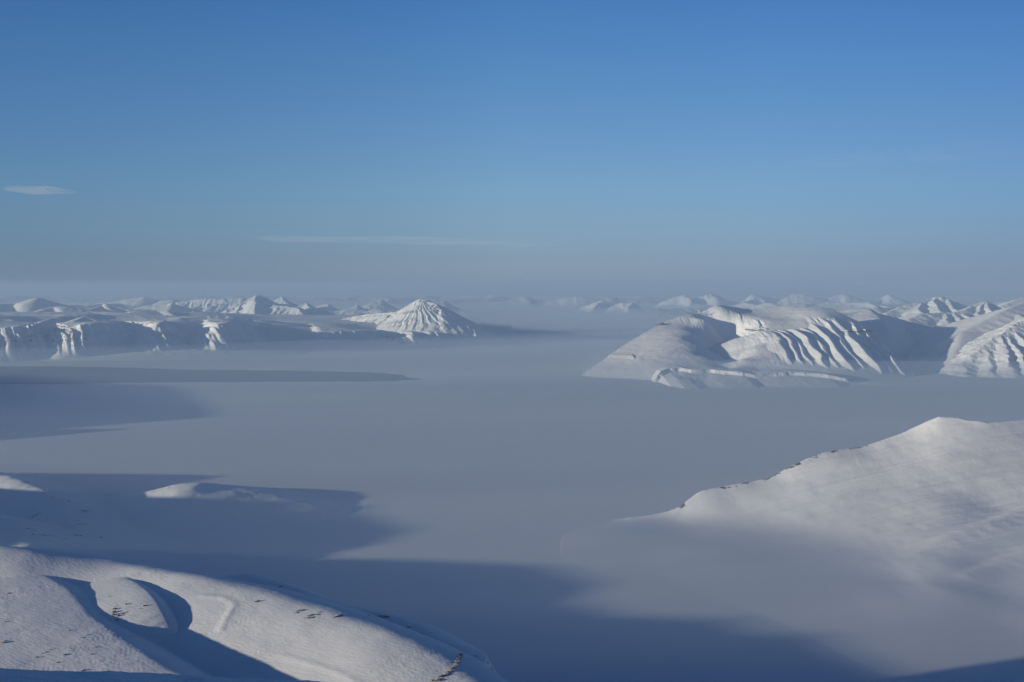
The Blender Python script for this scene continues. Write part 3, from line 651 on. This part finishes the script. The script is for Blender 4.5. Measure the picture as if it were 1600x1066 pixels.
def fg_height(X, Y):
    wx = 12 * fbm(X / 160, Y / 160, 3, 1)
    M = pxl(FGM)
    V = pxl([(60, 886, 1.63), (130, 907, 1.60), (165, 917, 1.58), (190, 932, 1.54), (191, 962, 1.46), (230, 980, 1.42), (280, 998, 1.38), (340, 1030, 1.31), (410, 1068, 1.24), (520, 1130, 1.12), (620, 1180, 1.05)])
    A = FGS(X + wx * .5, Y)
    db, _ = seg_dist(X + wx, Y, M); back = inside(X + wx, Y, M + [np.array([2500., 1000., 0]), np.array([2500., 6000., 0]), np.array([-5000., 6000., 0]), np.array([-5000., 1700., 0])])
    db = db * back
    A = A - .62 * (np.sqrt(db * db + 90 ** 2) - 90) - 2.0 * np.clip(db - 65, 0, None)
    # wind scoops: thin raised lips on the bright slope
    for (lp, hh, ww_) in (([(318, 928, 1.5), (345, 933, 1.49), (362, 941, 1.47), (366, 950, 1.455), (356, 965, 1.43), (345, 985, 1.39)], 0.7, 6.), ([(440, 1020, 1.3), (480, 1042, 1.27), (520, 1062, 1.24), (560, 1080, 1.2)], 0.5, 6.)):
        dl, _ = seg_dist(X, Y, pxl(lp)); A = A + hh * np.exp(-(dl / ww_) ** 2)
    N = pxl([(-260, 960, 1.45), (-60, 905, 1.62), (30, 886, 1.66), (100, 922, 1.53), (130, 960, 1.42), (200, 1012, 1.295), (300, 1070, 1.175), (410, 1124, 1.07), (560, 1220, .93)])
    B = tent(X + wx * .5, Y, N, .62, .04, 30, rr=60)
    dn, _ = seg_dist(X, Y, N); B = B - .6 * np.clip(dn - 330, 0, None) - 2.0 * np.clip(db - 65, 0, None)
    C2 = tent(X + wx * .3, Y, FGC, .75, .12, 10, rr=20)
    dc, _ = seg_dist(X, Y, FGC); C2 = C2 - .6 * np.clip(dc - 90, 0, None)
    Z = np.maximum(np.maximum(A, B), C2)
    # dark humps on the skyline of the hill
    for hp, sh in (([(350, 908, 1.66), (378, 899, 1.68), (430, 915, 1.66), (480, 937, 1.62)], .6), ([(530, 948, 1.55), (600, 964, 1.53), (640, 980, 1.49), (690, 1007, 1.43)], .65)):
        dh, _ = seg_dist(X, Y, pxl(hp))
        Z = np.maximum(Z, tent(X, Y, pxl(hp), sh, sh, 50) - 1.3 * np.clip(dh - 60, 0, None))
    # the camera's own summit
    r = np.hypot(X + 14, Y)
    near = 898.3 - 0.281 * Y - 0.0010 * Y * Y * (Y < 90) - np.where(Y >= 90, 8.1 + 0.15 * (Y - 90), 0) - 0.045 * (X + 14) - 0.0006 * X * X * (X > 0)
    near = np.where(Y < 0, 898.3 + 0.1 * Y - 0.03 * (X + 14), near)
    near = near - np.where(X > 60, (X - 60) * 0.5, 0)
    Z = np.maximum(Z, near)
    return Z
def build_foreground():
    X, Y = polar(-420, 1300, 1050, .62, 2.6, 640)
    Z = fg_height(X, Y)
    # sastrugi: small wind-cut steps
    ang = math.radians(30)
    u = X * math.cos(ang) + Y * math.sin(ang); v = -X * math.sin(ang) + Y * math.cos(ang)
    pat = sstep(-0.1, 0.5, fbm(X / 120, Y / 120, 2, 3))
    Z = Z + 0.35 * ridged(u / 26, v / 6, 3, 1) * pat + 0.8 * fbm(X / 70, Y / 70, 3, 2)
    Z = smax(Z, np.full_like(Z, -4.0), 8)
    o = mesh_grid('hillside', X, Y, Z, M_NEAR, 'near snowy hillside with curved shadowed hollow and bright slope at the lower left', 'hillside', keep=-1.5)
    # summit ground under the camera
    xs = np.concatenate([np.linspace(-420, -60, 60)[:-1], np.linspace(-60, 40, 300)[:-1], np.linspace(40, 300, 40)])
    ys = np.concatenate([np.linspace(-200, 10, 30)[:-1], np.linspace(10, 90, 260)[:-1], np.linspace(90, 640, 80)])
    X, Y = np.meshgrid(xs, ys)
    Z = fg_height(X, Y) + 0.12 * ridged(X / 2.2, Y / 1.1, 4, 3) * (Y < 120) + 0.25 * fbm(X / 9, Y / 9, 3, 2)
    mesh_grid('snowfield', X, Y, Z, M_NEAR, 'strip of rough near snow across the lower left corner', 'snowfield', keep=-99)
    return
build_foreground()

# ------------------------------------------------------------------ haze
def build_haze():
    R = 200000.0
    top = 1000.0; bot = -8.0
    me = bpy.data.meshes.new('haze')
    v = [(x, y, z) for z in (bot, top) for (x, y) in ((-R, -8000), (R, -8000), (R, R), (-R, R))]
    f = [(0, 3, 2, 1), (4, 5, 6, 7), (0, 1, 5, 4), (1, 2, 6, 5), (2, 3, 7, 6), (3, 0, 4, 7)]
    me.from_pydata(v, [], f); me.update()
    m = bpy.data.materials.new('haze'); m.use_nodes = True
    n = m.node_tree.nodes; l = m.node_tree.links; n.clear()
    o_ = n.new('ShaderNodeOutputMaterial'); pv = n.new('ShaderNodeVolumePrincipled')
    pv.inputs['Color'].default_value = (0.35, 0.485, 0.67, 1)
    pv.inputs['Density'].default_value = HAZE_DENSITY
    pv.inputs['Anisotropy'].default_value = 0.0
    l.new(pv.outputs[0], o_.inputs['Volume'])
    me.materials.append(m)
    o = bpy.data.objects.new('haze', me); scene.collection.objects.link(o)
    o['kind'] = 'stuff'; o['label'] = 'thin blue haze over the whole fjord'
build_haze()

def build_mist():
    # a shallow even layer of frost mist lying on the ice; its top heaves gently
    n = 120; R = 90000.0
    xs = np.sinh(np.linspace(-1, 1, n) * 5) / math.sinh(5) * R; ys = np.sinh(np.linspace(-.35, 1, n) * 5) / math.sinh(5) * R
    X, Y = np.meshgrid(xs, ys); Zt = 170 + 60 * fbm(X / 3200, Y / 1300, 2, 4)
    v = [(x, y, z) for x, y, z in zip(X.ravel(), Y.ravel(), Zt.ravel())] + [(x, y, -6.0) for x, y in zip(X.ravel(), Y.ravel())]
    N = n * n; f = []
    for j in range(n - 1):
        for i in range(n - 1):
            q = j * n + i
            f.append((q, q + 1, q + n + 1, q + n)); f.append((N + q, N + q + n, N + q + n + 1, N + q + 1))
    for i in range(n - 1):
        f.append((i, N + i, N + i + 1, i + 1)); k = (n - 1) * n + i; f.append((k, k + 1, N + k + 1, N + k))
        k = i * n; f.append((k, k + n, N + k + n, N + k)); k = i * n + n - 1; f.append((k, N + k, N + k + n, k + n))
    me = bpy.data.meshes.new('mist'); me.from_pydata(v, [], f); me.update()
    m = bpy.data.materials.new('mist'); m.use_nodes = True
    nn = m.node_tree.nodes; l = m.node_tree.links; nn.clear()
    o_ = nn.new('ShaderNodeOutputMaterial'); pv = nn.new('ShaderNodeVolumePrincipled')
    pv.inputs['Color'].default_value = (0.56, 0.68, 0.82, 1)
    pv.inputs['Density'].default_value = 2.1e-4
    pv.inputs['Anisotropy'].default_value = 0.0
    l.new(pv.outputs[0], o_.inputs['Volume']); me.materials.append(m)
    o = bpy.data.objects.new('mist', me); scene.collection.objects.link(o)
    o['kind'] = 'stuff'; o['label'] = 'shallow frost mist lying over the ice of the fjord'
build_mist()

# ------------------------------------------------------------------ clouds, high above the haze
def build_cloud(label, px, py, D, wpx, hpx, depth, density, tilt=0.0, seed=0, col=(1, .90, .88), bits=5):
    c = W(px, py, D * 1000); sc = D * 1000 / F
    bm = bmesh.new(); rs = random.Random(seed)
    for k in range(bits):
        f = 1.0 if k == 0 else rs.uniform(.35, .7)
        ox = 0 if k == 0 else rs.uniform(-.45, .45) * wpx * sc
        g = bmesh.ops.create_icosphere(bm, subdivisions=4, radius=1.0)
        for v in g['verts']:
            x, y, z = v.co
            rr_ = 1 + 0.25 * math.sin(5 * x + seed + k) * math.cos(4 * y + k)
            v.co = (ox + x * wpx * sc / 2 * f * rr_, y * depth * f * rr_, z * hpx * sc / 2 * f * (1 if z < 0 else .8) + ox * tilt)
    me = bpy.data.meshes.new('cloud'); bm.to_mesh(me); bm.free()
    m = bpy.data.materials.new('cloud_vapour'); m.use_nodes = True
    n = m.node_tree.nodes; l = m.node_tree.links; n.clear()
    o_ = n.new('ShaderNodeOutputMaterial'); pv = n.new('ShaderNodeVolumePrincipled')
    pv.inputs['Color'].default_value = (*col, 1); pv.inputs['Density'].default_value = density
    l.new(pv.outputs[0], o_.inputs['Volume']); me.materials.append(m)
    o = bpy.data.objects.new('cloud', me); scene.collection.objects.link(o); o.location = c.tolist()
    o['label'] = label; o['category'] = 'cloud'
import bmesh
build_cloud('small pale lens shaped cloud at the left photo edge', 62, 297, 40, 96, 13, 1200, 1.3e-4, seed=1, bits=2)
build_cloud('long thin faint pink cloud streak left of the sky middle', 560, 374, 60, 330, 10, 2500, 3.6e-5, tilt=-.035, seed=2, bits=5)
build_cloud('fainter short cloud streak right of the long pink one', 760, 383, 60, 200, 7, 2000, 2.2e-5, tilt=-.02, seed=3, bits=4)
build_cloud('very faint flat cloud streak in the upper right sky', 1320, 250, 45, 160, 14, 2500, 1.6e-5, seed=4, bits=4)
build_cloud('faint flat cloud streak nearest the right photo edge', 1500, 238, 45, 240, 20, 3000, 1.1e-5, seed=5, bits=4)

# ------------------------------------------------------------------ mast and knob on the flat topped mountain
def plain_mat(name, col, rough=.6, metal=0.0):
    m = bpy.data.materials.new(name); m.use_nodes = True
    b = m.node_tree.nodes['Principled BSDF']; b.inputs['Base Color'].default_value = (*col, 1)
    b.inputs['Roughness'].default_value = rough; b.inputs['Metallic'].default_value = metal
    return m
M_RIME = plain_mat('rimed_metal', (.82, .83, .84)); 
def part(name, bm, mat, parent=None, loc=(0, 0, 0)):
    me = bpy.data.meshes.new(name); bm.to_mesh(me); bm.free(); me.materials.append(mat)
    o = bpy.data.objects.new(name, me); scene.collection.objects.link(o); o.parent = parent; o.location = loc
    return o
from mathutils import Matrix
def cone(bm, r1, r2, z0, z1, x=0, y=0, seg=12):
    bmesh.ops.create_cone(bm, cap_ends=True, segments=seg, radius1=r1, radius2=r2, depth=z1 - z0, matrix=Matrix.Translation((x, y, (z0 + z1) / 2)))
def box(bm, sx, sy, sz, x=0, y=0, z=0):
    bmesh.ops.create_cube(bm, size=1, matrix=Matrix.Translation((x, y, z)) @ Matrix.Diagonal((sx, sy, sz, 1)))
e_ = bpy.data.objects.new('radio_mast', None); scene.collection.objects.link(e_)
mp_ = W(1092, 489.5, 13050); e_.location = (mp_[0], mp_[1], mp_[2] - 4)
e_['label'] = 'tiny pale mast standing on the roof of the flat topped mountain'; e_['category'] = 'mast'
bm = bmesh.new(); box(bm, 11, 8, 9, 0, 0, 4.5); part('hut', bm, M_RIME, e_)
bm = bmesh.new(); cone(bm, 3.2, 1.6, 9, 44); part('pole', bm, M_RIME, e_)
bm = bmesh.new(); cone(bm, 4.2, 4.2, 28, 36, seg=16); part('antenna_drum', bm, M_RIME, e_)

# ------------------------------------------------------------------ stones poking out of the near hillside
def rock_material():
    m = bpy.data.materials.new('dark_rock'); m.use_nodes = True
    n = m.node_tree.nodes; l = m.node_tree.links; b = n['Principled BSDF']; b.inputs['Roughness'].default_value = .9
    g = n.new('ShaderNodeNewGeometry'); t = n.new('ShaderNodeTexNoise'); t.inputs['Scale'].default_value = .9; t.inputs['Detail'].default_value = 6
    l.new(g.outputs['Position'], t.inputs['Vector'])
    s1 = n.new('ShaderNodeSeparateXYZ'); l.new(g.outputs['Normal'], s1.inputs[0])
    # snow caught on the flat tops
    a1 = n.new('ShaderNodeMath'); a1.operation = 'MULTIPLY_ADD'; a1.inputs[1].default_value = .7; l.new(t.outputs['Fac'], a1.inputs[0]); l.new(s1.outputs['Z'], a1.inputs[2])
    r = n.new('ShaderNodeMapRange'); r.inputs['From Min'].default_value = 1.2; r.inputs['From Max'].default_value = 1.34; l.new(a1.outputs[0], r.inputs['Value'])
    c = n.new('ShaderNodeValToRGB'); c.color_ramp.elements[0].color = (.06, .05, .045, 1); c.color_ramp.elements[1].color = (.19, .155, .13, 1)
    l.new(t.outputs['Fac'], c.inputs[0])
    x = n.new('ShaderNodeMix'); x.data_type = 'RGBA'; l.new(r.outputs[0], x.inputs['Factor']); l.new(c.outputs[0], x.inputs['A']); x.inputs['B'].default_value = (.8, .8, .81, 1)
    l.new(x.outputs['Result'], b.inputs['Base Color'])
    return m
M_ROCK = rock_material()
def rock_mesh(seed, sx, sy, sz):
    bm = bmesh.new(); bmesh.ops.create_icosphere(bm, subdivisions=3, radius=1.0)
    for v in bm.verts:
        x, y, z = v.co
        k = 1 + .35 * float(fbm(np.array([x * 1.3 + seed]), np.array([y * 1.3 + z * 2.1]), 3, seed)[0]) + .18 * float(fbm(np.array([x * 4 + seed]), np.array([y * 4 - z * 5]), 2, seed + 1)[0])
        v.co = (x * k * sx, y * k * sy, max(z * k, -.5) * sz)
    me = bpy.data.meshes.new('rock'); bm.to_mesh(me); bm.free(); me.materials.append(M_ROCK)
    return me
def hit_fg(px, py):
    D = np.arange(650., 2300., 2.0)
    cx = (px - 800.0) / F; cy = (533.0 - py) / F
    dy = CP + cy * SP; dz = -SP + cy * CP
    x = cx / dy * D; z = H + dz / dy * D
    h = fg_height(x, D)
    k = np.argmax(z < h)
    return (x[k], D[k], h[k]) if (z < h).any() else None
MESH = [rock_mesh(k, 1, .8, .55) for k in range(6)]
_n = [0]
def stone(px, py, wpx, hpx, label, group=None, name='rock'):
    p = hit_fg(px, py)
    if p is None: return
    _n[0] += 1
    o = bpy.data.objects.new(name, MESH[_n[0] % 6]); scene.collection.objects.link(o)
    m = p[1] / F
    k_ = 1.0 + .45 * math.sin(_n[0] * 2.3); wpx *= k_; hpx *= k_
    o.location = (p[0], p[1], p[2] + 0.12 * hpx * m)
    o.scale = (wpx * m * .5, max(wpx * .45, hpx * 1.2) * m * .5, hpx * m * .75)
    o.rotation_euler = (0, 0, (_n[0] * 1.7) % 3.1 * .5 - .7)
    o['label'] = label; o['category'] = 'rock'
    if group: o['group'] = group
G1 = 'dark stones of the hooked outcrop'
for (x, y, w_, h_) in [(179, 952, 5, 3), (181, 948, 4, 3), (178, 957, 5, 4), (177, 961, 5, 4), (180, 965, 5, 3), (184, 963, 4, 3), (192, 959, 8, 3), (198, 957, 5, 2), (183, 969, 5, 2)]:
    stone(x, y, w_, h_, 'small dark stone in the hook shaped outcrop at the tip of the shadowed hollow', G1)
for (x, y, w_, h_, lab) in [(171, 932, 7, 2, 'lone flat dark stone above the hook shaped outcrop'), (197, 945, 4, 3, 'small dark stone right above the hook shaped outcrop'),
                            (226, 947, 5, 3, 'dark stone just left of the second small hollow, the right one of two'), (218, 952, 4, 3, 'dark stone just left of the second small hollow, the left one of two'),
                            (402, 941, 7, 3, 'lone dark stone on the bright slope above the middle'), (286, 912, 4, 2, 'tiny dark stone near the upper rim of the bright slope'),
                            (437, 917, 12, 3, 'flat dark rock on the hillside skyline, leftmost of the skyline rocks'), (598, 964, 14, 3, 'long flat dark rock on the hillside skyline, second from the left'),
                            (638, 981, 12, 4, 'dark rock on the hillside skyline above the lower slope'), (575, 962, 5, 2, 'tiny dark rock just left of the long flat skyline rock'), (528, 963, 14, 3, 'broad dim rock in the shade under the skyline'), (742, 1026, 12, 3, 'lowest flat dark rock of the hillside skyline')]:
    stone(x, y, w_, h_, lab)
for (x, y, w_, h_) in [(462, 958, 10, 2), (470, 955, 12, 3), (477, 959, 6, 2), (486, 963, 9, 3), (494, 961, 10, 4), (500, 958, 9, 4), (482, 967, 10, 3), (490, 965, 8, 3)]:
    stone(x, y, w_, h_, 'brown rock in the broken band on the rim of the bright slope', 'rocks of the broken band on the rim')
rs = random.Random(5)
for k in range(34):
    t = k / 33.0
    x = 719 - 3 * t - 40 * t ** 2.2; y = 1022 + 44 * t
    stone(x + rs.uniform(-2, 2), y + rs.uniform(-1.5, 1.5), rs.uniform(5, 9), rs.uniform(2, 3.5), 'dark stone in the curved strip of rubble at the lower right end of the hillside', 'rubble of the curved strip')
for (x, y, w_, h_) in [(8, 972, 4, 2), (12, 968, 4, 2), (4, 1004, 8, 3), (9, 1002, 5, 2), (22, 925, 5, 2), (14, 928, 4, 2), (66, 1022, 6, 3), (73, 1020, 5, 2), (79, 1016, 4, 2), (88, 1014, 4, 2), (90, 1036, 5, 2), (100, 1024, 7, 3), (115, 1009, 6, 2), (127, 998, 5, 2), (136, 993, 9, 2), (108, 986, 6, 3), (144, 1023, 4, 2), (138, 1030, 4, 2), (131, 1048, 7, 3), (150, 1012, 4, 1.5), (160, 1006, 4, 1.5), (58, 1028, 4, 2)]:
    stone(x, y, w_, h_, 'small dark stone scattered on the dim rounded slope at the lower left', 'stones scattered on the dim slope')
# snow capped knob on the left shoulder of the flat topped mountain
o = bpy.data.objects.new('rock', MESH[2]); scene.collection.objects.link(o)
kp = W(1032, 508, 12650); o.location = (kp[0], kp[1], kp[2] - 2); o.scale = (52, 45, 52)
o['label'] = 'snow capped rocky knob on the left shoulder of the flat topped mountain'; o['category'] = 'rock'
